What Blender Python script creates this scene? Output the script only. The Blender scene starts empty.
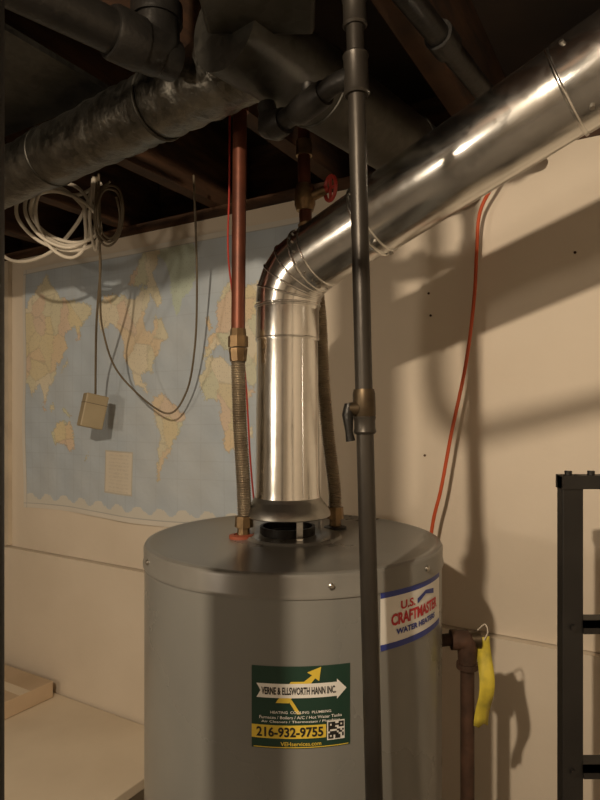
import bpy, bmesh, math, random
import numpy as np
from mathutils import Vector, Matrix
random.seed(4)
sc = bpy.context.scene
COL = sc.collection
try:
    sc.view_settings.view_transform = 'Standard'
except Exception:
    pass

# ------------------------------------------------------------ materials
def mat(name, c1, c2=None, rough=0.6, metal=0.0, scale=8.0, bump=0.0, bscale=None, detail=6, rvar=0.0, stretch=None, spec=None, contrast=(0.35,0.65)):
    m = bpy.data.materials.new(name); m.use_nodes = True
    nt = m.node_tree; N = nt.nodes; L = nt.links
    b = N['Principled BSDF']
    b.inputs['Metallic'].default_value = metal
    b.inputs['Roughness'].default_value = rough
    if spec is not None: b.inputs['Specular IOR Level'].default_value = spec
    tc = N.new('ShaderNodeTexCoord'); mp = N.new('ShaderNodeMapping')
    L.new(tc.outputs['Object'], mp.inputs['Vector'])
    if stretch: mp.inputs['Scale'].default_value = stretch
    nz = N.new('ShaderNodeTexNoise'); nz.inputs['Scale'].default_value = scale; nz.inputs['Detail'].default_value = detail
    L.new(mp.outputs['Vector'], nz.inputs['Vector'])
    rp = N.new('ShaderNodeValToRGB')
    rp.color_ramp.elements[0].position = contrast[0]; rp.color_ramp.elements[1].position = contrast[1]
    c2 = c2 or tuple(x*0.8 for x in c1)
    rp.color_ramp.elements[0].color = (*c2, 1); rp.color_ramp.elements[1].color = (*c1, 1)
    L.new(nz.outputs['Fac'], rp.inputs['Fac']); L.new(rp.outputs['Color'], b.inputs['Base Color'])
    if rvar:
        mr = N.new('ShaderNodeMapRange'); mr.inputs['To Min'].default_value = max(0.02, rough-rvar); mr.inputs['To Max'].default_value = rough+rvar
        L.new(nz.outputs['Fac'], mr.inputs['Value']); L.new(mr.outputs['Result'], b.inputs['Roughness'])
    if bump:
        n2 = N.new('ShaderNodeTexNoise'); n2.inputs['Scale'].default_value = bscale or scale*4; n2.inputs['Detail'].default_value = 4
        L.new(mp.outputs['Vector'], n2.inputs['Vector'])
        bp = N.new('ShaderNodeBump'); bp.inputs['Strength'].default_value = bump; bp.inputs['Distance'].default_value = 0.004
        L.new(n2.outputs['Fac'], bp.inputs['Height']); L.new(bp.outputs['Normal'], b.inputs['Normal'])
    return m

def galv(name, base=(0.86,0.87,0.86), rough=0.17, lo=.8, bump=.07, nscale=9, bdist=.002):
    m = bpy.data.materials.new(name); m.use_nodes = True
    nt = m.node_tree; N = nt.nodes; L = nt.links; b = N['Principled BSDF']
    b.inputs['Metallic'].default_value = 1.0
    tc = N.new('ShaderNodeTexCoord')
    vo = N.new('ShaderNodeTexVoronoi'); vo.inputs['Scale'].default_value = 90
    nz = N.new('ShaderNodeTexNoise'); nz.inputs['Scale'].default_value = nscale; nz.inputs['Detail'].default_value = 8
    L.new(tc.outputs['Object'], vo.inputs['Vector']); L.new(tc.outputs['Object'], nz.inputs['Vector'])
    sp = N.new('ShaderNodeSeparateColor'); L.new(vo.outputs['Color'], sp.inputs['Color'])
    ad = N.new('ShaderNodeMath'); ad.operation='MULTIPLY_ADD'; ad.inputs[1].default_value=0.2
    L.new(sp.outputs['Red'], ad.inputs[0]); L.new(nz.outputs['Fac'], ad.inputs[2])
    rp = N.new('ShaderNodeValToRGB'); rp.color_ramp.elements[0].position=.3; rp.color_ramp.elements[1].position=.9
    rp.color_ramp.elements[0].color=(*[x*lo for x in base],1); rp.color_ramp.elements[1].color=(*base,1)
    L.new(ad.outputs[0], rp.inputs['Fac']); L.new(rp.outputs['Color'], b.inputs['Base Color'])
    mr = N.new('ShaderNodeMapRange'); mr.inputs['From Min'].default_value=.3; mr.inputs['From Max'].default_value=1.0
    mr.inputs['To Min'].default_value=rough-.03; mr.inputs['To Max'].default_value=rough+.12
    L.new(ad.outputs[0], mr.inputs['Value']); L.new(mr.outputs['Result'], b.inputs['Roughness'])
    bp = N.new('ShaderNodeBump'); bp.inputs['Strength'].default_value=bump; bp.inputs['Distance'].default_value=bdist
    L.new(nz.outputs['Fac'], bp.inputs['Height']); L.new(bp.outputs['Normal'], b.inputs['Normal'])
    return m

M_wall = mat('painted_drywall', (0.76,0.69,0.59), (0.68,0.61,0.51), rough=.75, scale=2.2, bump=.12, bscale=60)
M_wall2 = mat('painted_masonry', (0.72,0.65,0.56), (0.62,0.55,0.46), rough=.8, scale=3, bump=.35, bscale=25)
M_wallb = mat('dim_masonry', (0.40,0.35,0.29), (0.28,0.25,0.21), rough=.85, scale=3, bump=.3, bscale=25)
M_floor = mat('concrete_floor', (0.28,0.26,0.23), (0.2,0.18,0.16), rough=.8, scale=4, bump=.2)
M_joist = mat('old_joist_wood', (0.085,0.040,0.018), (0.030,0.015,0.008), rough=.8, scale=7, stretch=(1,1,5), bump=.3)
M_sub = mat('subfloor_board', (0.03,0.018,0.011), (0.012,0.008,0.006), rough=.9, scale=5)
M_trim = mat('trim_paint', (0.66,0.58,0.46), (0.5,0.43,0.34), rough=.6, scale=5)
M_galv = galv('galvanised_steel')
M_galv2 = galv('dull_galvanised', (0.42,0.42,0.40), .36)
M_duct = galv('dusty_sheet_metal', (0.115,0.112,0.10), .48, lo=.45, bump=.5)
M_wrap = galv('foil_duct_wrap', (0.21,0.205,0.185), .36, lo=.30, bump=1.0, nscale=22, bdist=.008)
M_gray = mat('heater_enamel', (0.20,0.205,0.195), (0.183,0.187,0.178), rough=.28, scale=3, rvar=.05)
M_lid = mat('heater_lid_enamel', (0.19,0.19,0.178), (0.145,0.142,0.132), rough=.30, scale=8, rvar=.1)
M_black = mat('black_iron', (0.016,0.015,0.0135), (0.008,0.0075,0.007), rough=.42, metal=.3, scale=20, bump=.3)
M_gas = mat('gas_pipe_iron', (0.050,0.045,0.038), (0.023,0.020,0.017), rough=.40, metal=.5, scale=14, bump=.2, stretch=(1,1,.3))
M_copper = mat('tarnished_copper', (0.16,0.048,0.024), (0.08,0.026,0.016), rough=.45, metal=.5, scale=14)
M_brass = mat('aged_brass', (0.32,0.22,0.12), (0.16,0.11,0.06), rough=.38, metal=.9, scale=30)
M_brassd = mat('dull_brass', (0.10,0.075,0.046), (0.05,0.037,0.023), rough=.45, metal=.8, scale=30)
M_flex = mat('corrugated_connector', (0.42,0.37,0.29), (0.26,0.22,0.17), rough=.36, metal=.8, scale=20)
M_rust = mat('rusty_iron', (0.10,0.052,0.033), (0.042,0.024,0.016), rough=.7, metal=.3, scale=25, bump=.4)
M_orange = mat('orange_cord', (0.60,0.10,0.03), (0.48,0.075,0.02), rough=.5)
M_red = mat('red_paint', (0.35,0.03,0.02), (0.24,0.02,0.015), rough=.5)
M_gasket = mat('orange_gasket', (0.38,0.11,0.05), (0.24,0.06,0.03), rough=.6)
M_wcable = mat('white_cable', (0.60,0.56,0.48), (0.48,0.44,0.37), rough=.5)
M_gcable = mat('brown_cable', (0.15,0.12,0.08), (0.10,0.08,0.053), rough=.6)
M_beige = mat('beige_plastic', (0.38,0.32,0.21), (0.32,0.265,0.17), rough=.5)
M_steel = mat('dark_steel_paint', (0.018,0.017,0.016), (0.011,0.0105,0.010), rough=.5, scale=10)
M_emt = mat('zinc_conduit', (0.35,0.34,0.32), (0.25,0.24,0.22), rough=.4, metal=.9)
M_card = mat('cardboard', (0.60,0.47,0.33), (0.52,0.40,0.27), rough=.85, scale=6)
M_bench = mat('bench_top', (0.76,0.67,0.53), (0.68,0.59,0.46), rough=.7, scale=4)
M_yel = mat('yellow_tag', (0.66,0.55,0.06), (0.42,0.36,0.05), rough=.45, scale=40)
M_screw = mat('screw_steel', (0.5,0.48,0.44), rough=.35, metal=1)
def flat(n,c,r=.45): return mat(n,c,tuple(x*.93 for x in c),rough=r)
F_green=flat('label_green',(0.010,0.042,0.028)); F_white=flat('label_white',(0.75,0.75,0.72)); F_yel=flat('label_yellow',(0.70,0.52,0.06))
F_black=flat('label_black',(0.015,0.015,0.015)); F_blue=flat('label_blue',(0.03,0.05,0.28)); F_red=flat('label_red',(0.50,0.02,0.03))

# ------------------------------------------------------------ helpers
def root(name, loc=(0,0,0)):
    e = bpy.data.objects.new(name, None); e.location = loc; e.empty_display_size=.05
    COL.objects.link(e); return e
def adopt(o, p):
    if p is not None:
        o.parent = p; o.matrix_parent_inverse = Matrix.Translation(-Vector(p.location))
    return o
def mkobj(name, verts, faces, m, parent=None, smooth=False, angle=35):
    me = bpy.data.meshes.new(name); me.from_pydata([tuple(v) for v in verts], [], faces)
    me.materials.append(m)
    bm = bmesh.new(); bm.from_mesh(me); bmesh.ops.recalc_face_normals(bm, faces=bm.faces); bm.to_mesh(me); bm.free()
    if smooth:
        for p in me.polygons: p.use_smooth=True
        me.set_sharp_from_angle(angle=math.radians(angle))
    o = bpy.data.objects.new(name, me); COL.objects.link(o)
    return adopt(o, parent)
def tubegeo(pts, r, seg=20, off=0, cap=True):
    pts=[Vector(p) for p in pts]; n=len(pts)
    rs = r if isinstance(r,(list,tuple)) else [r]*n
    V=[];F=[]
    T=[]
    for i in range(n):
        a = pts[i]-pts[i-1] if i>0 else pts[1]-pts[0]
        b = pts[i+1]-pts[i] if i<n-1 else pts[-1]-pts[-2]
        if a.length<1e-7: a=b
        if b.length<1e-7: b=a
        t=a.normalized()+b.normalized()
        if t.length<1e-6: t=b
        T.append(t.normalized())
    ref = Vector((0,0,1)) if abs(T[0].z)<.9 else Vector((0,1,0))
    x = T[0].cross(ref).normalized()
    for i in range(n):
        x = (x - T[i]*x.dot(T[i])).normalized(); y=T[i].cross(x)
        for k in range(seg):
            a=2*math.pi*k/seg
            V.append(pts[i]+(x*math.cos(a)+y*math.sin(a))*rs[i])
    for i in range(n-1):
        for k in range(seg):
            k2=(k+1)%seg
            F.append((off+i*seg+k,off+i*seg+k2,off+(i+1)*seg+k2,off+(i+1)*seg+k))
    if cap:
        F.append(tuple(off+k for k in range(seg))[::-1]); F.append(tuple(off+(n-1)*seg+k for k in range(seg)))
    return V,F
def tube(name, pts, r, m, parent=None, seg=20, cap=True, angle=35):
    V,F=tubegeo(pts,r,seg,0,cap); return mkobj(name,V,F,m,parent,True,angle)
def tubes(name, lst, m, parent=None, seg=20, angle=35):
    V=[];F=[]
    for pts,r in lst:
        v,f=tubegeo(pts,r,seg,len(V)); V+=v;F+=f
    return mkobj(name,V,F,m,parent,True,angle)
def lathe(name, prof, c, m, parent=None, seg=64, angle=30, cap=True):
    V=[];F=[];n=len(prof)
    for (r,z) in prof:
        for k in range(seg):
            a=2*math.pi*k/seg; V.append((c[0]+r*math.cos(a),c[1]+r*math.sin(a),z))
    for i in range(n-1):
        for k in range(seg):
            k2=(k+1)%seg; F.append((i*seg+k,i*seg+k2,(i+1)*seg+k2,(i+1)*seg+k))
    if cap:
        F.append(tuple(range(seg))[::-1]); F.append(tuple((n-1)*seg+k for k in range(seg)))
    return mkobj(name,V,F,m,parent,True,angle)
def catmull(P, n=10):
    P=[Vector(p) for p in P]; Q=[P[0]*2-P[1]]+P+[P[-1]*2-P[-2]]; out=[]
    for i in range(1,len(Q)-2):
        for k in range(n):
            t=k/n; a,b,c,d=Q[i-1],Q[i],Q[i+1],Q[i+2]
            out.append(.5*((2*b)+(c-a)*t+(2*a-5*b+4*c-d)*t*t+(3*b-a-3*c+d)*t**3))
    out.append(P[-1]); return out
U=Vector((-.859,.512,0)); NN=Vector((-.512,-.859,0)); W0=Vector((0,1.67,0))
def W(s,d,z): return W0+U*s+NN*d+Vector((0,0,z))
def XY(x,y,z): return Vector((x,y,z))
def boxes(name, lst, m, parent=None, fr=W, bevel=0):
    V=[];F=[]
    for (a0,a1,b0,b1,c0,c1) in lst:
        o=len(V)
        for c in (c0,c1):
            for (a,b) in ((a0,b0),(a1,b0),(a1,b1),(a0,b1)): V.append(fr(a,b,c))
        F+=[(o,o+3,o+2,o+1),(o+4,o+5,o+6,o+7)]+[(o+i,o+(i+1)%4,o+4+(i+1)%4,o+4+i) for i in range(4)]
    ob=mkobj(name,V,F,m,parent)
    if bevel:
        md=ob.modifiers.new('bev','BEVEL'); md.width=bevel; md.segments=2
    return ob
def ring(pos, axis, R, r, seg=48, ms=8):
    axis=Vector(axis).normalized(); ref=Vector((0,0,1)) if abs(axis.z)<.9 else Vector((0,1,0))
    x=axis.cross(ref).normalized(); y=axis.cross(x); pos=Vector(pos); V=[];F=[]
    for i in range(seg):
        a=2*math.pi*i/seg; dr=x*math.cos(a)+y*math.sin(a)
        for j in range(ms):
            b=2*math.pi*j/ms; V.append(pos+dr*(R+r*math.cos(b))+axis*r*math.sin(b))
    for i in range(seg):
        for j in range(ms):
            F.append((i*ms+j,((i+1)%seg)*ms+j,((i+1)%seg)*ms+(j+1)%ms,i*ms+(j+1)%ms))
    return V,F
def rings(name, lst, m, parent):
    V=[];F=[]
    for a in lst:
        v,f=ring(*a); o=len(V); V+=v; F+=[tuple(i+o for i in q) for q in f]
    return mkobj(name,V,F,m,parent,True,80)

# ------------------------------------------------------------ room shell
SL,SR,DD = 2.4,-1.9,3.3
boxes('wall_back', [(SR,SL,0,-.16,1.09,2.2),(SR,SL,.022,-.16,0,1.088)], M_wall)
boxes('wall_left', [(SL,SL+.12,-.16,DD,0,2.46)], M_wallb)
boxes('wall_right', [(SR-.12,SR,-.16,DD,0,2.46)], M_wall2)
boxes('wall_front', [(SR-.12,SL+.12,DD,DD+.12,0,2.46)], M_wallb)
boxes('floor', [(SR-.12,SL+.12,-.16,DD+.12,-.1,0)], M_floor)
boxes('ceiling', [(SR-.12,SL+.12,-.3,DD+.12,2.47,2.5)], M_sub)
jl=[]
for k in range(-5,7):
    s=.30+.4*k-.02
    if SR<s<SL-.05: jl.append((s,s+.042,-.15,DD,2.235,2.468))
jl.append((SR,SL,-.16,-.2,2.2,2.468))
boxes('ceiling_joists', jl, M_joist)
boxes('trim_1', [(1.305,1.345,0.001,.018,1.095,2.198)], M_trim)
boxes('trim_2', [(SR,SL,0.001,-.15,2.201,2.233)], M_joist)
nl=root('wall_nails', W(-.4,0,1.7))
lst=[]
for (s,z) in [(-.37,1.90),(-.375,1.845),(-.36,1.50),(-.70,1.955)]:
    lst.append(([W(s,-.001,z),W(s,.002,z)],.003))
tubes('nail_heads',lst,M_rust,nl,seg=10)
boxes('sheet_metal_panning', [(.05,.95,.62,1.6,2.222,2.233)], M_duct)

# ------------------------------------------------------------ map
def build_map():
    w,h=1.28,.905; s0=1.226; ztop=2.152
    nx,nz=520,368
    k=.00304; kv=.0038; zeq=1.626
    polys=[
     [(-168,66),(-156,71),(-128,70),(-110,68),(-95,72),(-82,70),(-95,60),(-88,56),(-80,52),(-78,58),(-75,62),(-65,58),(-56,52),(-65,47),(-70,43),(-76,37),(-81,31),(-80,25),(-84,30),(-97,27),(-97,20),(-90,21),(-88,16),(-83,10),(-78,8),(-86,12),(-95,16),(-105,20),(-112,30),(-117,33),(-124,41),(-124,48),(-135,58),(-150,60),(-162,56),(-165,61)],
     [(-73,78),(-60,81),(-30,82),(-20,76),(-22,70),(-40,65),(-44,60),(-52,64),(-54,70),(-60,76)],
     [(-120,73),(-100,78),(-85,81),(-65,81),(-80,74),(-65,66),(-75,64),(-90,72),(-110,72)],
     [(-78,8),(-72,12),(-62,10),(-50,1),(-35,-6),(-39,-15),(-48,-26),(-57,-36),(-65,-42),(-69,-52),(-74,-52),(-73,-40),(-70,-20),(-80,-5),(-80,1)],
     [(-17,15),(-16,22),(-10,30),(-5,36),(10,37),(20,31),(32,31),(36,22),(43,11),(51,12),(42,-2),(40,-15),(35,-24),(28,-33),(18,-34),(12,-18),(9,-1),(8,5),(-8,5)],
     [(-10,36),(-9,43),(-1,44),(-4,48),(3,51),(8,54),(8,57),(5,60),(12,66),(25,71),(40,67),(60,69),(75,73),(105,78),(130,72),(160,70),(182,68),(180,65),(163,60),(162,55),(156,52),(156,60),(142,59),(135,54),(140,48),(130,42),(127,38),(122,40),(121,32),(118,25),(108,20),(108,12),(103,11),(103,2),(98,8),(97,16),(92,22),(87,21),(80,15),(77,8),(73,18),(68,24),(57,26),(51,29),(55,24),(60,22),(52,16),(44,13),(35,28),(36,36),(27,37),(24,38),(20,40),(16,40),(10,44),(3,42),(-5,36)],
     [(114,-22),(122,-17),(130,-12),(136,-13),(140,-17),(143,-11),(150,-22),(153,-28),(150,-37),(143,-39),(136,-34),(128,-32),(116,-35)],
     [(109,1),(116,6),(118,1),(115,-4)],[(96,5),(104,-3),(106,-6),(100,-2)],[(131,-1),(141,-3),(150,-8),(142,-9),(135,-5)],
     [(130,32),(136,34),(141,37),(142,44),(139,39),(132,34)],[(-5,50),(1,52),(-3,58),(-6,56)],[(44,-18),(50,-15),(47,-25),(44,-24)],[(167,-46),(173,-41),(178,-38),(172,-44)]]
    X,Z=np.meshgrid(np.linspace(0,w,nx),np.linspace(0,h,nz))  # Z down from top
    lon=X/k+58; y=(ztop-Z-zeq)/kv   # mercator "degrees"
    lon=lon+1.2*np.sin(y*.35+lon*.2)+.9*np.sin(lon*.9+y*.5)+.7*np.sin(y*1.7-lon*1.1)+.5*np.sin(lon*2.3+y*2.9)
    yy=y+1.1*np.sin(lon*.4)+.8*np.sin(lon*1.1+y*.8)+.5*np.sin(lon*2.7-y*1.9)
    land=np.zeros(X.shape,bool); idx=np.zeros(X.shape,int)
    merc=lambda la: math.degrees(math.log(math.tan(math.pi/4+math.radians(la)/2)))
    for pi,P in enumerate(polys):
        for sh in (0,360):
            Q=[(a+sh,merc(b)) for a,b in P]; ins=np.zeros(X.shape,bool)
            if max(q[0] for q in Q)<50 or min(q[0] for q in Q)>490: continue
            for i in range(len(Q)):
                x1,y1=Q[i];x2,y2=Q[i-1]
                if y1==y2: continue
                c=((y1>yy)!=(y2>yy))&(lon<(x2-x1)*(yy-y1)/(y2-y1)+x1)
                ins^=c
            land|=ins; idx[ins]=pi+1
    C=np.zeros(X.shape+(4,)); C[...,3]=1
    C[...,:3]=(.47,.56,.66)
    C[...,:3]*=(1+.06*np.sin(lon*.13+y*.07)*np.sin(y*.11))[...,None]
    pal=np.array([(.72,.64,.42),(.70,.67,.50),(.74,.61,.42),(.64,.66,.50),(.75,.70,.55),(.72,.59,.46)])
    rg_=np.random.RandomState(5); seeds=np.stack([rg_.uniform(58,480,170),rg_.uniform(-60,130,170)],1)
    best=np.full(X.shape,1e9); sec=np.full(X.shape,1e9); cell=np.zeros(X.shape,int)
    for i_,(a_,b_) in enumerate(seeds):
        dd_=np.hypot(lon-a_,y-b_); nb=dd_<best
        sec=np.where(nb,best,np.minimum(sec,dd_)); best=np.where(nb,dd_,best); cell[nb]=i_%6
    C[land,:3]=pal[cell[land]]
    brd=land&((sec-best)<1.0); C[brd,:3]*=.82
    coast=np.zeros_like(land); coast[1:-1,1:-1]=land[1:-1,1:-1]&~(land[:-2,1:-1]&land[2:,1:-1]&land[1:-1,:-2]&land[1:-1,2:])
    C[coast,:3]*=.72
    C[idx==2,:3]=(.52,.62,.54)
    grat=((np.abs((X/k+58)%15)<.55)|(np.abs(y%15)<.5))&~land
    C[grat,:3]*=.9
    an=(y<-88+3*np.sin(lon*.2))&(lon<430); C[an,:3]=(.66,.66,.62)
    fl=land&(np.sin(X*900)*np.sin(Z*420+np.floor(X*60)*1.7)>.72)&(rg_.rand(*X.shape)<.5); C[fl,:3]*=.7
    sx=s0-X
    leg=(sx>.64)&(sx<.78)&(ztop-Z<1.48)&(ztop-Z>1.335); C[leg,:3]=(.68,.63,.53)
    ll=leg&((np.floor((Z)/.006)%2)==0)&(sx>.66)&(sx<.76)&(rg_.rand(*X.shape)<.6); C[ll,:3]=(.60,.56,.48)
    le=leg&((np.abs(sx-.642)<.002)|(np.abs(sx-.778)<.002)|(np.abs(ztop-Z-1.478)<.002)|(np.abs(ztop-Z-1.337)<.002)); C[le,:3]=(.50,.48,.42)
    bd=(X<.016)|(X>w-.016)|(Z<.016)|(Z>h-.016); C[bd,:3]=(.70,.68,.63)
    ln=((np.abs(X-.018)<.0015)|(np.abs(Z-.018)<.0015)|(np.abs(h-.018-Z)<.0015))
    C[ln,:3]=(.36,.38,.40)
    D=.006+.0035*np.sin(X*9+Z*3)+.0025*np.sin(Z*13+X*5)+.0015*np.sin(X*31)*np.sin(Z*6)
    D=np.maximum(D,.0015)
    sag=.006*np.sin(X*7.5)*((Z/h)**2)
    base=np.array(W0); u=np.array(U); n=np.array(NN)
    V=base+ (s0-X)[...,None]*u + D[...,None]*n
    V[...,2]=ztop-Z+sag
    V=V.reshape(-1,3)
    F=[]
    for j in range(nz-1):
        for i in range(nx-1):
            a=j*nx+i; F.append((a,a+nx,a+nx+1,a+1))
    me=bpy.data.meshes.new('world_map'); me.from_pydata(V.tolist(),[],F)
    ca=me.color_attributes.new('Col','FLOAT_COLOR','POINT'); ca.data.foreach_set('color',C.reshape(-1).astype(np.float32))
    me.polygons.foreach_set('use_smooth',[True]*len(F))
    m=bpy.data.materials.new('printed_map_paper'); m.use_nodes=True; nt=m.node_tree; N=nt.nodes; L=nt.links; b=N['Principled BSDF']
    at=N.new('ShaderNodeAttribute'); at.attribute_name='Col'
    tc=N.new('ShaderNodeTexCoord'); nz_=N.new('ShaderNodeTexNoise'); nz_.inputs['Scale'].default_value=5; nz_.inputs['Detail'].default_value=7
    L.new(tc.outputs['Object'],nz_.inputs['Vector'])
    mx=N.new('ShaderNodeMix'); mx.data_type='RGBA'
    mr=N.new('ShaderNodeMapRange'); mr.inputs['From Min'].default_value=.4; mr.inputs['From Max'].default_value=.75; mr.inputs['To Max'].default_value=.35; mr.inputs['To Min'].default_value=.05
    L.new(nz_.outputs['Fac'],mr.inputs['Value']); L.new(mr.outputs['Result'],mx.inputs['Factor'])
    L.new(at.outputs['Color'],mx.inputs['A']); mx.inputs['B'].default_value=(.62,.62,.58,1)
    L.new(mx.outputs['Result'],b.inputs['Base Color']); b.inputs['Roughness'].default_value=.42
    n3=N.new('ShaderNodeTexNoise'); n3.inputs['Scale'].default_value=14; n3.inputs['Detail'].default_value=3; L.new(tc.outputs['Object'],n3.inputs['Vector'])
    bp=N.new('ShaderNodeBump'); bp.inputs['Strength'].default_value=.45; bp.inputs['Distance'].default_value=.01
    L.new(n3.outputs['Fac'],bp.inputs['Height']); L.new(bp.outputs['Normal'],b.inputs['Normal'])
    me.materials.append(m)
    o=bpy.data.objects.new('world_map',me); COL.objects.link(o)
build_map()

# ------------------------------------------------------------ water heater
HC=(-.012,1.113); ZT=1.376; R=.268
H=root('water_heater',(HC[0],HC[1],0))
lathe('tank_jacket',[(.24,.04),(R-.004,.04),(R,.05),(R,ZT-.034)],HC,M_gray,H,seg=128)
lathe('base_ring',[(.25,.0),(.262,.0),(.262,.05),(.25,.05)],HC,M_black,H,seg=96)
lathe('lid',[(R-.004,ZT-.036),(R+.0025,ZT-.036),(R+.0025,ZT-.031),(R+.001,ZT-.028),(R+.0015,ZT-.007),(R-.001,ZT-.002),(R-.006,ZT),(R-.012,ZT-.0006),(R-.02,ZT-.003),(.09,ZT-.001),(.085,ZT+.003),(.06,ZT+.003),(.055,ZT+.0005),(.0,ZT+.0005)],HC,M_lid,H,seg=128,angle=28,cap=False)
def cyl(th,z,r=R):
    return Vector((HC[0]+r*math.sin(th),HC[1]-r*math.cos(th),z))
for i,a in enumerate([-62,12,52,100]):
    a=math.radians(a)
    tube('lid_screw_%d'%i,[cyl(a,ZT-.018,R),cyl(a,ZT-.018,R+.004),cyl(a,ZT-.018,R+.0055)],[.0045,.0045,.0025],M_screw,H,seg=12)

def bent(name, me_or_poly, m, parent, thc, zc, off, rot=0, sx=1, ox=0, oy=0):
    bm=bmesh.new()
    if isinstance(me_or_poly,list):
        bm.faces.new([bm.verts.new((x,y,0)) for x,y in me_or_poly])
    else: bm.from_mesh(me_or_poly)
    for v in bm.verts:
        x,y=v.co.x*sx+ox,v.co.y+oy
        v.co=(x*math.cos(rot)-y*math.sin(rot), x*math.sin(rot)+y*math.cos(rot),0)
    xs=[v.co.x for v in bm.verts]
    x=min(xs)+.005
    while x<max(xs):
        bmesh.ops.bisect_plane(bm,geom=bm.verts[:]+bm.edges[:]+bm.faces[:],plane_co=(x,0,0),plane_no=(1,0,0)); x+=.006
    bmesh.ops.recalc_face_normals(bm,faces=bm.faces)
    for f in bm.faces:
        if f.normal.z<0: f.normal_flip()
    for v in bm.verts:
        th=thc+v.co.x/R; p=cyl(th,zc+v.co.y,R+off); v.co=p
    me=bpy.data.meshes.new(name); bm.to_mesh(me); bm.free(); me.materials.append(m)
    o=bpy.data.objects.new(name,me); COL.objects.link(o); return adopt(o,parent)
def rect(x0,x1,y0,y1): return [(x0,y0),(x1,y0),(x1,y1),(x0,y1)]
def text_me(s,width,height,bold=0.0):
    cu=bpy.data.curves.new('t','FONT'); cu.body=s; cu.size=1; cu.offset=bold; cu.resolution_u=3
    ob=bpy.data.objects.new('t',cu); COL.objects.link(ob)
    dg=bpy.context.evaluated_depsgraph_get(); dg.update()
    me=bpy.data.meshes.new_from_object(ob.evaluated_get(dg)); bpy.data.objects.remove(ob)
    xs=[v.co.x for v in me.vertices]; ys=[v.co.y for v in me.vertices]
    cx,cy=(min(xs)+max(xs))/2,(min(ys)+max(ys))/2; w=max(xs)-min(xs); h=max(ys)-min(ys)
    for v in me.vertices: v.co=((v.co.x-cx)/w*width,(v.co.y-cy)/h*height,0)
    return me
# green service sticker
tc_,zc_=math.radians(3.0),1.188
K=.00143
def gp(px,py): return ((px-300.5)*K,(707.5-py)*K)
def gr(a,b,c,d):
    (x0,y0),(x1,y1)=gp(a,d),gp(b,c); return rect(x0,x1,y0,y1)
o1,o2,o3=.0006,.0010,.0014
bent('sticker_ground',gr(251,350,667,748),F_green,H,tc_,zc_,o1)
bent('sticker_arrow',[gp(*p) for p in [(275,703),(290,682),(303,682),(311,676),(306,673),(320,668),(318,682),(314,679),(305,690),(296,690),(288,703)]],F_yel,H,tc_,zc_,o2)
bent('sticker_line',[gp(*p) for p in [(287,700),(291,700),(300,714),(296,714)]],F_yel,H,tc_,zc_,o2)
bent('sticker_banner',[gp(*p) for p in [(256,684),(336,684),(336,681),(346,691),(336,701),(336,698),(256,698),(260,691)]],F_white,H,tc_,zc_,o2+.0002)
def gt(n,s,px,py,w,h,m,bold=.01):
    x,y=gp(px,py); bent(n,text_me(s,w*K,h*K,bold),m,H,tc_,zc_,o3+.0003,ox=x,oy=y)
gt('sticker_name','VERNE & ELLSWORTH HANN INC.',298,691,74,7.5,F_black,.03)
gt('sticker_text_a','HEATING  COOLING  PLUMBING',300,712,60,2.6,F_white)
gt('sticker_text_b','Furnaces / Boilers / A/C / Hot Water Tanks',300,717,82,3,F_white)
gt('sticker_text_c','Air Cleaners / Thermostats / Plumbing',300,721.5,78,3,F_white)
bent('sticker_band',gr(251,325,725,738),F_yel,H,tc_,zc_,o2)
gt('sticker_phone','216-932-9755',289,731.5,66,10,F_black,.03)
gt('sticker_web','VEHservices.com',300,743,40,4,F_yel)
bent('sticker_line_low',gr(253,348,746.3,747.2),F_yel,H,tc_,zc_,o2)
bent('qr_ground',gr(326,344,722,741),F_white,H,tc_,zc_,o2)
rs=random.Random(7)
cells=[]
for i in range(9):
    for j in range(9):
        corner=(i<3 and j<3) or (i>5 and j<3) or (i<3 and j>5)
        on = (not (i in(1,7) and j in (1,7))) if corner else rs.random()<.5
        if on: cells.append((327+i*1.78,723.2+j*1.85))
bmq=bmesh.new()
for (a,b) in cells:
    (x0,y0),(x1,y1)=gp(a,b+1.85),gp(a+1.78,b)
    bmq.faces.new([bmq.verts.new((x,y,0)) for x,y in rect(x0,x1,y0,y1)])
meq=bpy.data.meshes.new('qr'); bmq.to_mesh(meq); bmq.free()
bent('qr_code',meq,F_black,H,tc_,zc_,o3)
# maker badge
t2,z2=math.radians(47),1.297
bw=.085
bent('badge_ground',rect(-bw,bw,-.043,.043),F_white,H,t2,z2,o1)
bent('badge_stripe_top',rect(-bw,bw,.034,.043),F_blue,H,t2,z2,o2)
bent('badge_stripe_low',rect(-bw,bw,-.043,-.034),F_blue,H,t2,z2,o2)
bent('badge_text_a',text_me('U.S.',.034,.013,.03),F_red,H,t2,z2,o3,ox=-.028,oy=.018)
bent('badge_text_b',text_me('CRAFTMASTER',.130,.018,.04),F_red,H,t2,z2,o3,ox=.0,oy=-.001)
bent('badge_text_c',text_me('WATER HEATERS',.11,.009,.04),F_blue,H,t2,z2,o3,ox=.0,oy=-.020)
bent('badge_flag',[(-.005,.012),(.02,.022),(.05,.016),(.05,.024),(.02,.028),(-.005,.02)],F_blue,H,t2,z2,o3)
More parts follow.
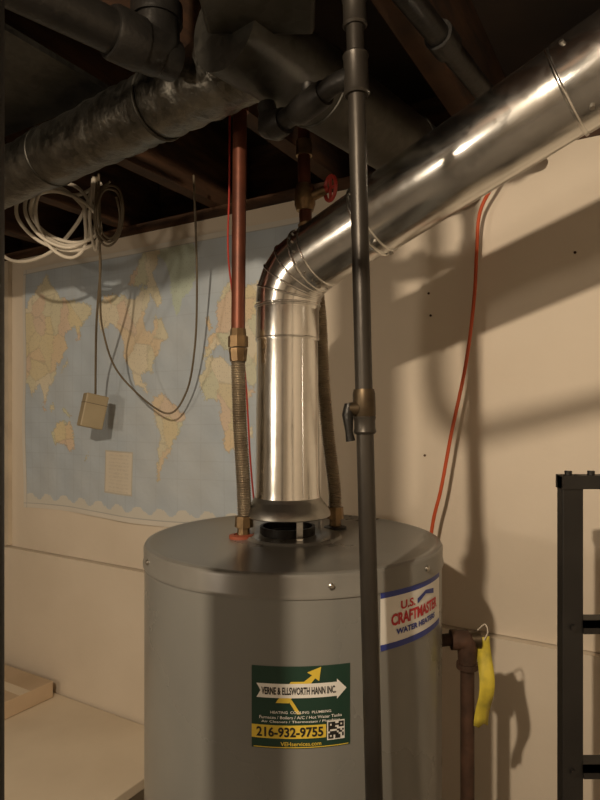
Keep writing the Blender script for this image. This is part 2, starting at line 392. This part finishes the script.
# draft hood
FC=(-.0235,1.13)
lathe('draft_hood',[(.060,1.452),(.063,1.445),(.067,1.438),(.074,1.430),(.080,1.420),(.081,1.413),(.078,1.411),(.077,1.418),(.07,1.427),(.05,1.44)],FC,M_galv2,H,seg=72,cap=False,angle=50)
lathe('flue_opening',[(.052,ZT-.004),(.052,ZT+.016),(.047,ZT+.016),(.047,ZT+.002),(0,ZT+.002)],FC,M_black,H,seg=48,cap=False)
for i,a in enumerate([20,110,200,290]):
    a=math.radians(a); c,s_=math.cos(a),math.sin(a); rr=.066
    tx,ty=-s_*.006,c*.006
    p=[]
    for (r,z) in [(rr+.012,ZT),(rr,ZT+.001),(rr,1.43)]:
        p.append((FC[0]+c*r,FC[1]+s_*r,z))
    V=[]
    for q_ in p:
        V.append((q_[0]+tx,q_[1]+ty,q_[2])); V.append((q_[0]-tx,q_[1]-ty,q_[2]))
    F=[(0,1,3,2),(2,3,5,4)]
    ob=mkobj('hood_leg_%d'%i,V,F,M_galv,H); md=ob.modifiers.new('s','SOLIDIFY'); md.thickness=.0015
# water nipples
HN=(-.108,1.10); CN=(.070,1.19)
lathe('hot_gasket',[(.022,ZT-.002),(.022,ZT+.004),(.013,ZT+.006),(.013,ZT-.002)],HN,M_gasket,H,seg=32,cap=False)
lathe('cold_gasket',[(.022,ZT-.002),(.022,ZT+.003),(.013,ZT+.005),(.013,ZT-.002)],CN,M_black,H,seg=32,cap=False)
# relief valve + discharge pipe
RX,RY=.300,1.09
tubes('relief_valve_pipe',[([(.245,1.10,1.185),(.27,1.095,1.19),(.29,1.092,1.19)],[.011]*3),
   ([(RX-.026,1.09,1.192),(RX-.014,1.09,1.192)],.018),
   ([(RX-.016,1.09,1.192),(RX-.002,1.09,1.192),(RX+.004,1.09,1.186),(RX+.004,1.09,1.172),(RX+.004,1.09,1.15)],[.0175,.0185,.0185,.0175,.0165]),
   ([(RX+.004,1.09,1.15),(RX+.004,1.09,1.14)],.0195),
   ([(RX+.004,1.09,1.15),(RX+.004,1.09,.12)],.0125)],M_rust,H)
tubes('relief_valve_top',[([(RX+.01,1.09,1.192),(RX+.026,1.09,1.192)],[.013,.016])],M_brassd,H)
# soft paper warning tag tied to the valve, twisted sheet
V=[];F=[];nr,nc=14,4
for i in range(nr):
    t=i/(nr-1); z=1.200-.160*t
    cx=.329+.004*math.sin(t*4); cy=1.075+.006*math.sin(t*7+1)
    tw=math.radians(-28+50*t); hw=.0115+.004*t
    for j in range(nc):
        q_=(j/(nc-1)-.5)*2
        V.append((cx+q_*hw*math.cos(tw),cy+q_*hw*math.sin(tw)+.003*q_*q_*math.sin(t*9),z+.004*q_*(1-t)+(.003*math.sin(q_*5) if i==nr-1 else 0)))
for i in range(nr-1):
    for j in range(nc-1): F.append((i*nc+j,i*nc+j+1,(i+1)*nc+j+1,(i+1)*nc+j))
ob=mkobj('warning_tag',V,F,M_yel,H,True,80); md=ob.modifiers.new('s','SOLIDIFY'); md.thickness=.0006
tube('tag_tie',catmull([(.322,1.088,1.21),(.332,1.078,1.224),(.336,1.074,1.212),(.330,1.075,1.197)],6),.0012,M_wcable,H,seg=6)

# ------------------------------------------------------------ flue pipe
FL=root('flue_pipe',(FC[0],FC[1],1.45))
Cc=Vector((FC[0],FC[1],1.862)); D=Vector((.741,-.576,.346)).normalized(); Zv=Vector((0,0,1))
tube('riser',[(*FC,1.444),(*FC,1.46),(*FC,1.74),(*FC,1.745)],[.0625,.0605,.0575,.0575],M_galv,FL,seg=96)
tube('riser_collar',[(*FC,1.738),(*FC,1.742),(*FC,1.806)],[.0595,.0600,.0590],M_galv,FL,seg=96)
ang=math.acos(D.z); tl=.058; Rb=tl/math.tan(ang/2); hd=Vector((D.x,D.y,0)).normalized()
cen=Cc-Zv*tl+hd*Rb
ep=[]
for i in range(5):
    a=ang*i/4; ep.append(cen-hd*Rb*math.cos(a)+Zv*Rb*math.sin(a))
tube('elbow',ep,[.0600,.0612,.0612,.0612,.0595],M_galv,FL,seg=96,angle=10)
def tang(i):
    a=ang*i/4; return hd*math.sin(a)+Zv*math.cos(a)
rl=[(ep[i],tang(i),.0608,.0022) for i in range(5)]
rl+=[((*FC,1.742),Zv,.0590,.002),((*FC,1.80),Zv,.0592,.0015)]
E=Cc+D*tl
def Q(t): return E+D*t
rl+=[(Q(.02),D,.0592,.0022),(Q(.135),D,.0628,.0028),(Q(.15),D,.0632,.0015),(Q(.47),D,.0632,.003)]
rings('crimp_beads',rl,M_galv,FL)
tube('run_a',[Q(-.004),Q(.14)],[.0590,.0595],M_galv,FL,seg=96)
tube('run_b',[Q(.13),Q(.135),Q(.48)],[.0600,.0625,.0625],M_galv,FL,seg=96)
tube('run_c',[Q(.47),Q(.475),Q(.72)],[.0625,.0645,.0645],M_galv,FL,seg=96)
sd=D.cross(Zv).normalized(); up=sd.cross(D)
a=math.radians(250)
dv=sd*math.cos(a)+up*math.sin(a)
if dv.y>0: dv=-dv
tube('lock_seam',[Q(.0)+dv*.0595,Q(.13)+dv*.060,Q(.14)+dv*.0630,Q(.47)+dv*.0632,Q(.48)+dv*.0648,Q(.72)+dv*.0648],.0016,M_galv,FL,seg=8)
tube('riser_seam',[(FC[0]+.030,FC[1]-.0535,1.45),(FC[0]+.028,FC[1]-.0505,1.74)],.0015,M_galv,FL,seg=8)
sl=[]
for k in range(18):
    b=2*math.pi*k/18; d=sd*math.cos(b)+up*math.sin(b)
    sl.append(([Q(.008)+d*.059,Q(.008)+d*.0615],.0018))
for b in (30,150,250,300):
    b=math.radians(b); d=sd*math.cos(b)+up*math.sin(b)
    sl.append(([Q(.143)+d*.062,Q(.143)+d*.0665],.0032)); sl.append(([Q(.49)+d*.062,Q(.49)+d*.068],.0032))
tubes('sheet_screws',sl,M_screw,FL,seg=10)

# ------------------------------------------------------------ water pipes
def flex(name, P, m, parent, r0=.0118, r1=.0138):
    c=catmull(P,60); L=[0]
    for i in range(1,len(c)): L.append(L[-1]+(c[i]-c[i-1]).length)
    tot=L[-1]; n=int(tot/.0022); out=[];rs_=[];j=0
    for i in range(n+1):
        t=tot*i/n
        while j<len(L)-2 and L[j+1]<t: j+=1
        f=(t-L[j])/max(1e-9,L[j+1]-L[j]); out.append(c[j].lerp(c[j+1],f)); rs_.append(r1 if i%2 else r0)
    return tube(name,out,rs_,m,parent,seg=20,angle=80)
HW=root('hot_water_pipe',(HN[0],HN[1],ZT))
flex('flex_connector',[(HN[0]+.007,HN[1],1.41),(HN[0]+.004,1.10,1.48),(-.110,1.10,1.58),(-.1125,1.10,1.66),(-.1135,1.10,1.70)],M_flex,HW)
tubes('unions',[([(HN[0]+.004,HN[1],ZT),(HN[0]+.005,HN[1],1.40)],.0115),([(HN[0]+.005,HN[1],1.395),(HN[0]+.0055,HN[1],1.415)],[.017,.016]),
  ([(-.1135,1.10,1.698),(-.1135,1.10,1.722)],[.015,.0175]),([(-.1135,1.10,1.724),(-.1135,1.10,1.744)],[.0185,.0185]),([(-.1135,1.10,1.744),(-.1135,1.10,1.758)],[.0155,.014])],M_brass,HW,seg=8)
tube('copper_riser',[(-.1135,1.10,1.75),(-.110,1.10,2.17),(-.110,1.10,2.42)],.0128,M_copper,HW)
tube('riser_elbow',[(-.110,1.10,2.155),(-.110,1.10,2.19)],.0165,M_copper,HW)
CW=root('cold_water_pipe',(CN[0],CN[1],ZT))
flex('flex_connector',[(CN[0],CN[1],1.41),(CN[0]-.002,CN[1],1.46),(.056,1.195,1.56),(.046,1.20,1.68),(.040,1.205,1.80),(.028,1.205,1.90),(.018,1.205,1.955)],M_flex,CW)
tubes('unions',[([(CN[0],CN[1],ZT),(CN[0],CN[1],1.40)],.0115),([(CN[0],CN[1],1.395),(CN[0],CN[1],1.418)],[.017,.016]),([(.018,1.205,1.95),(.012,1.205,1.985)],[.015,.017])],M_brass,CW,seg=8)
tube('copper_riser',[(.012,1.205,1.97),(.008,1.205,2.10),(.008,1.205,2.42)],.0128,M_copper,CW)
tubes('shutoff_valve',[([(.010,1.205,2.01),(.010,1.205,2.022),(.010,1.205,2.05),(.010,1.205,2.062)],[.017,.021,.021,.017]),([(.02,1.20,2.036),(.05,1.19,2.046)],[.011,.009]),([(.008,1.205,2.12),(.008,1.205,2.15)],.0165)],M_brass,CW)
hl=[([(.048,1.19,2.045),(.056,1.188,2.048)],.007)]
tubes('valve_handle',hl,M_red,CW)
cr=[Vector((.060,1.186,2.048))+Vector((.010*math.cos(t),-.016*math.cos(t),.024*math.sin(t))) for t in [2*math.pi*k/24 for k in range(25)]]
tube('valve_wheel',cr,.0038,M_red,CW,seg=10)
tubes('valve_wheel_spokes',[([cr[6],cr[18]],.003),([cr[0],cr[12]],.003)],M_red,CW,seg=8)

# ------------------------------------------------------------ gas pipe
GX=lambda z: .125-.025*z
GY=.79
G=root('gas_pipe',(GX(0),GY,0))
def g(z): return (GX(z),GY,z)
tube('vertical_pipe',[g(0),g(2.23)],.0116,M_gas,G,seg=28)
def coup(z0,z1,r): return ([g(z0),g(z0+.003),g(z0+.008),g(z1-.008),g(z1-.003),g(z1)],[r-.002,r,r-.0012,r-.0012,r,r-.002])
tubes('couplings',[coup(1.575,1.60,.0152),coup(2.02,2.075,.0175),coup(2.11,2.15,.0165)],M_gas,G,seg=24)
tubes('gas_cock',[([g(1.595),g(1.60),g(1.628),g(1.634)],[.0135,.0150,.0150,.0135]),
  ([(GX(1.6)-.010,GY-.004,1.608),(GX(1.6)-.022,GY-.006,1.608)],[.010,.008])],M_brassd,G,seg=12)
V,F=tubegeo([(GX(1.6)-.021,GY-.006,1.614),(GX(1.6)-.023,GY-.008,1.600),(GX(1.6)-.021,GY-.008,1.578),(GX(1.6)-.019,GY-.008,1.566)],[.006,.0075,.005,.0062],12)
mkobj('cock_lever',V,F,M_black,G,True)
tubes('branch',[([(GX(2.05),GY,2.048),(.045,.81,2.046),(.030,.83,2.043)],[.0135]*3),
   ([(.034,.826,2.044),(.026,.836,2.043),(.000,.868,2.04),(-.006,.876,2.04)],[.017,.019,.019,.017]),
   ([(.002,.862,2.04),(-.03,.905,2.04)],[.0145]*2),
   ([(-.022,.896,2.04),(-.036,.912,2.04),(-.044,.922,2.045),(-.046,.925,2.06)],[.019,.022,.022,.019]),
   ([(-.046,.925,2.05),(-.052,.93,2.08)],.0145),
   ([(.012,.852,2.04),(.012,.852,2.068)],[.009,.011]),
   ],M_black,G)

PP=root('black_iron_pipe',(.115,.81,2.16))
s0=Vector((.145,.81,2.165)); d=(Vector((.335,1.067,2.165))-s0).normalized()
tubes('pipe',[([s0-d*.20,s0+d*.62],.017),([s0+d*.1,s0+d*.14],.022)],M_black,PP)

# ------------------------------------------------------------ drain pipe upper left
DP=root('drain_pipe',(-.21,.89,2.13))
A=Vector((-.496,.597,2.130)); B=Vector((-.212,.888,2.135)); dd=(B-A).normalized()
tubes('drain_line',[([A,B-dd*.03],.029),([B-dd*.075,B-dd*.07,B-dd*.03],[.034,.0365,.0365]),
   ([B-dd*.035,B-dd*.012,B+Vector((0,0,.012)),B+Vector((0,0,.05))],[.034,.035,.035,.034]),
   ([B+Vector((0,0,.045)),B+Vector((0,0,.07))],.038),([B+Vector((0,0,.05)),B+Vector((0,0,.33))],.029),
   ([B-dd*.02,B+dd*.03],[.032,.029])],M_black,DP,seg=32)
# ------------------------------------------------------------ ducts
DU=root('heating_duct',(-.05,.913,2.155))
A=Vector((-1.40,1.936,2.150)); J=Vector((-.05,.913,2.150)); dj=(J-A).normalized()
def wrapped(p0,p1,r,n,seed):
    rr_=random.Random(seed); pts=[];rad=[]
    for i in range(n+1):
        pts.append(p0.lerp(p1,i/n)); rad.append(r+rr_.uniform(-.0022,.0022))
    return pts,rad
pp,ra=wrapped(A,J,.058,105,2)
tube('branch_duct',pp,ra,M_wrap,DU,seg=48,angle=60)
e=Vector((.64,.77,0)).normalized()
tube('trunk_duct',[J-e*.09,J+e*.665],.064,M_duct,DU,seg=48)
rings('duct_joints',[(J+e*.12,e,.064,.003),(J+e*.42,e,.064,.003),(J-dj*.25,dj,.058,.004),(J-dj*.6,dj,.058,.004),(J-dj*.95,dj,.058,.004)],M_duct,DU)
boxes('duct_boot',[(-.13,.02,.72,.84,2.13,2.225)],M_duct,DU,fr=XY,bevel=.006)

# ------------------------------------------------------------ cables
WC=root('white_cable_coil',(-.645,1.6,2.13))
rr=random.Random(3); P=[(-.535,1.62,2.235)]
for k in range(5):
    cx,cz=-.640+rr.uniform(-.012,.012),2.135+rr.uniform(-.02,.012); rx,rz=.095+rr.uniform(-.03,.02),.082+rr.uniform(-.025,.015)
    for j in range(8):
        a=math.radians(60)+2*math.pi*j/8
        P.append((cx+rx*math.cos(a),1.60+.012*math.sin(a*1.3+k)+.004*k,cz+rz*math.sin(a)-.025*math.cos(a)))
P.append((-.56,1.62,2.235))
P=[(x,y,min(z,2.226)) for x,y,z in P]
tube('coil',catmull(P,8),.0048,M_wcable,WC,seg=10)
P2=[(-.55,1.60,2.235),(-.535,1.6,2.12),(-.545,1.6,2.04),(-.56,1.6,2.12),(-.552,1.6,2.23)]
tube('tail',catmull(P2,10),.0045,M_wcable,WC,seg=10)
P3=[(-.99,1.86,2.17),(-.85,1.76,2.055),(-.70,1.66,2.045),(-.60,1.62,2.12),(-.55,1.61,2.226)]
tube('drop',catmull(P3,10),.0048,M_wcable,WC,seg=10)
BC=root('brown_cable_coil',(-.51,1.58,2.13))
P=[]
for k in range(3):
    for j in range(8):
        a=math.radians(90)+2*math.pi*j/8
        P.append((-.503+(.038-.006*k)*math.cos(a),1.58+.01*math.sin(a+k),2.13+(.088-.012*k)*math.sin(a)))
tube('coil',catmull(P,8),.003,M_gcable,BC,seg=8)
HB=root('hanging_transformer_box',(-.666,1.93,1.61))
BL=(-.666,1.93,1.612)
for nm,bx,mm,bv in (('box_body',(-.036,.036,-.022,.022,-.054,.054),M_beige,.004),('box_lid_line',(-.0365,.0365,-.0225,.0225,.022,.024),M_gcable,0)):
    ob=boxes(nm,[bx],mm,None,fr=XY,bevel=bv)
    ob.location=BL; ob.rotation_euler=(0,math.radians(12),math.radians(35)); adopt(ob,HB)
tube('cord',catmull([(-.541,1.6,2.235),(-.545,1.6,2.13),(-.552,1.66,2.02),(-.60,1.77,1.88),(-.640,1.88,1.77),(-.658,1.93,1.668)],10),.0036,M_gcable,HB,seg=8)
HL=root('hanging_cord_loop',(-.40,1.78,1.61))
lp=[(-.53,1.58,2.235),(-.527,1.58,2.12),(-.543,1.63,1.953),(-.565,1.72,1.844),(-.534,1.78,1.719),(-.41,1.82,1.606),(-.342,1.80,1.666),(-.3045,1.74,1.803),(-.2885,1.68,1.978),(-.2835,1.62,2.153),(-.2835,1.60,2.24)]
tube('loop',catmull(lp,12),.003,M_gcable,HL,seg=8)
OC=root('orange_extension_cord',(.41,1.39,2.1))
tube('cord',catmull([(.465,1.34,2.235),(.450,1.345,2.15),(.414,1.375,2.07),(.408,1.385,1.98),(.402,1.385,1.87),(.382,1.38,1.72),(.350,1.385,1.56),(.327,1.39,1.43),(.308,1.40,1.335),(.295,1.42,1.15),(.30,1.43,.9),(.31,1.41,.01)],12),.0042,M_orange,OC,seg=10)
RC=root('red_thermostat_wire',(-.14,1.25,1.9))
tube('wire',catmull([(-.147,1.25,2.42),(-.147,1.25,2.1),(-.150,1.25,1.95),(-.14,1.25,1.85),(-.12,1.3,1.7),(-.11,1.33,1.5),(-.1,1.34,1.376)],10),.0020,M_red,RC,seg=8)
# electrical conduit dropping from the joists and running right
EC=root('electrical_conduit',(-.19,.347,1.95))
c0=Vector((-.19,.347,1.95)); c1=Vector((1.0,.547,1.95)); dc=(c1-c0).normalized()
tube('conduit',[c0+Vector((0,0,.28)),c0+Vector((0,0,.05)),c0+Vector((0,0,.025))+dc*.008,c0+Vector((0,0,.008))+dc*.025,c0+dc*.05,c1],.0095,M_emt,EC,seg=16,angle=80)
tubes('couplers',[([c0+dc*.30,c0+dc*.34],.0125),([c0+Vector((0,0,.26)),c0+Vector((0,0,.282))],.014)],M_emt,EC,seg=16)
boxes('junction_box',[(.98,1.08,.50,.60,1.90,2.02)],M_emt,EC,fr=XY,bevel=.004)
tube('drop',[(1.03,.55,2.02),(1.03,.55,2.234)],.0095,M_emt,EC,seg=16)

# ------------------------------------------------------------ ladder at right
LD=root('metal_ladder',(.62,1.0,0))
boxes('rail_1',[(.433,.468,.99,1.012,0,1.50)],M_steel,LD,fr=XY,bevel=.002)
boxes('rail_2',[(.80,.835,.99,1.012,0,1.50)],M_steel,LD,fr=XY,bevel=.002)
rg=[(.433,.835,.986,1.016,1.478,1.50)]
z=1.262
while z>.1:
    rg.append((.466,.802,.985,1.017,z-.012,z)); rg.append((.466,.802,.985,.989,z-.022,z)); z-=.238
boxes('rungs',rg,M_steel,LD,fr=XY)
tubes('rung_rivets',[([(.450,.989,z0),(.450,.984,z0)],.005) for z0 in (1.25,1.012,.774)]+[([(x,1.0,1.50),(x,1.0,1.507)],.006) for x in (.447,.485,.52)],M_steel,LD,seg=10)

# ------------------------------------------------------------ column at left
CL=root('support_column',(-.236,.40,0))
lathe('shaft',[(.035,.01),(.035,2.22)],(-.236,.40),M_steel,CL,seg=40)
boxes('cap_plate',[(-.30,-.17,.36,.46,2.22,2.234)],M_steel,CL,fr=XY)
boxes('base_plate',[(-.30,-.17,.34,.46,0,.01)],M_steel,CL,fr=XY)

# ------------------------------------------------------------ bench and boxes lower left
WB=root('workbench',W(.95,.35,0))
boxes('bench_top',[(.36,1.75,.03,1.15,.57,.60)],M_bench,WB,bevel=.003)
boxes('legs',[(.38,.44,.06,.12,0,.57),(.38,.44,1.05,1.11,0,.57),(1.65,1.71,.06,.12,0,.57),(1.65,1.71,1.05,1.11,0,.57)],M_joist,WB)
boxes('aprons',[(.38,1.71,1.07,1.09,.47,.57),(.38,1.71,.08,.10,.47,.57)],M_joist,WB)
CB=root('cardboard_box',W(1.15,.15,.63))
boxes('carton',[(.98,1.35,.06,.28,.602,.66)],M_card,CB,bevel=.002)
boxes('flap_tape',[(.979,1.351,.15,.19,.6602,.661)],M_bench,CB)
CB2=root('cardboard_box',W(1.3,.4,.63))
boxes('carton',[(1.04,1.40,.30,.50,.602,.645)],M_card,CB2,bevel=.002)
boxes('flap_tape',[(1.039,1.401,.38,.41,.6452,.646)],M_bench,CB2)

# ------------------------------------------------------------ lights
def point(name,loc,e,c,r):
    l=bpy.data.lights.new(name,'POINT'); l.energy=e; l.color=c; l.shadow_soft_size=r
    o=bpy.data.objects.new(name,l); o.location=loc; COL.objects.link(o)
point('ceiling_bulb',(-.46,-.24,2.17),72,(1,.79,.56),.020)
point('left_fill',(-1.5,-.1,1.70),19,(1,.81,.60),.08)  # added fill light that evens out the map wall, no known lamp
point('rear_fill',(.7,-1.3,1.9),7,(1,.84,.66),.10)  # unseen fill light behind the camera, added to lift the shadows
w=bpy.data.worlds.new('world'); sc.world=w; w.use_nodes=True
w.node_tree.nodes['Background'].inputs[0].default_value=(.5,.42,.35,1); w.node_tree.nodes['Background'].inputs[1].default_value=.02

cam=bpy.data.cameras.new('camera'); cam.lens=27; cam.sensor_width=36; cam.sensor_fit='AUTO'; cam.shift_y=15/800; cam.clip_start=.02
co=bpy.data.objects.new('camera',cam); co.location=(0,0,1.6); co.rotation_euler=(math.radians(90),0,0); COL.objects.link(co)
sc.camera=co
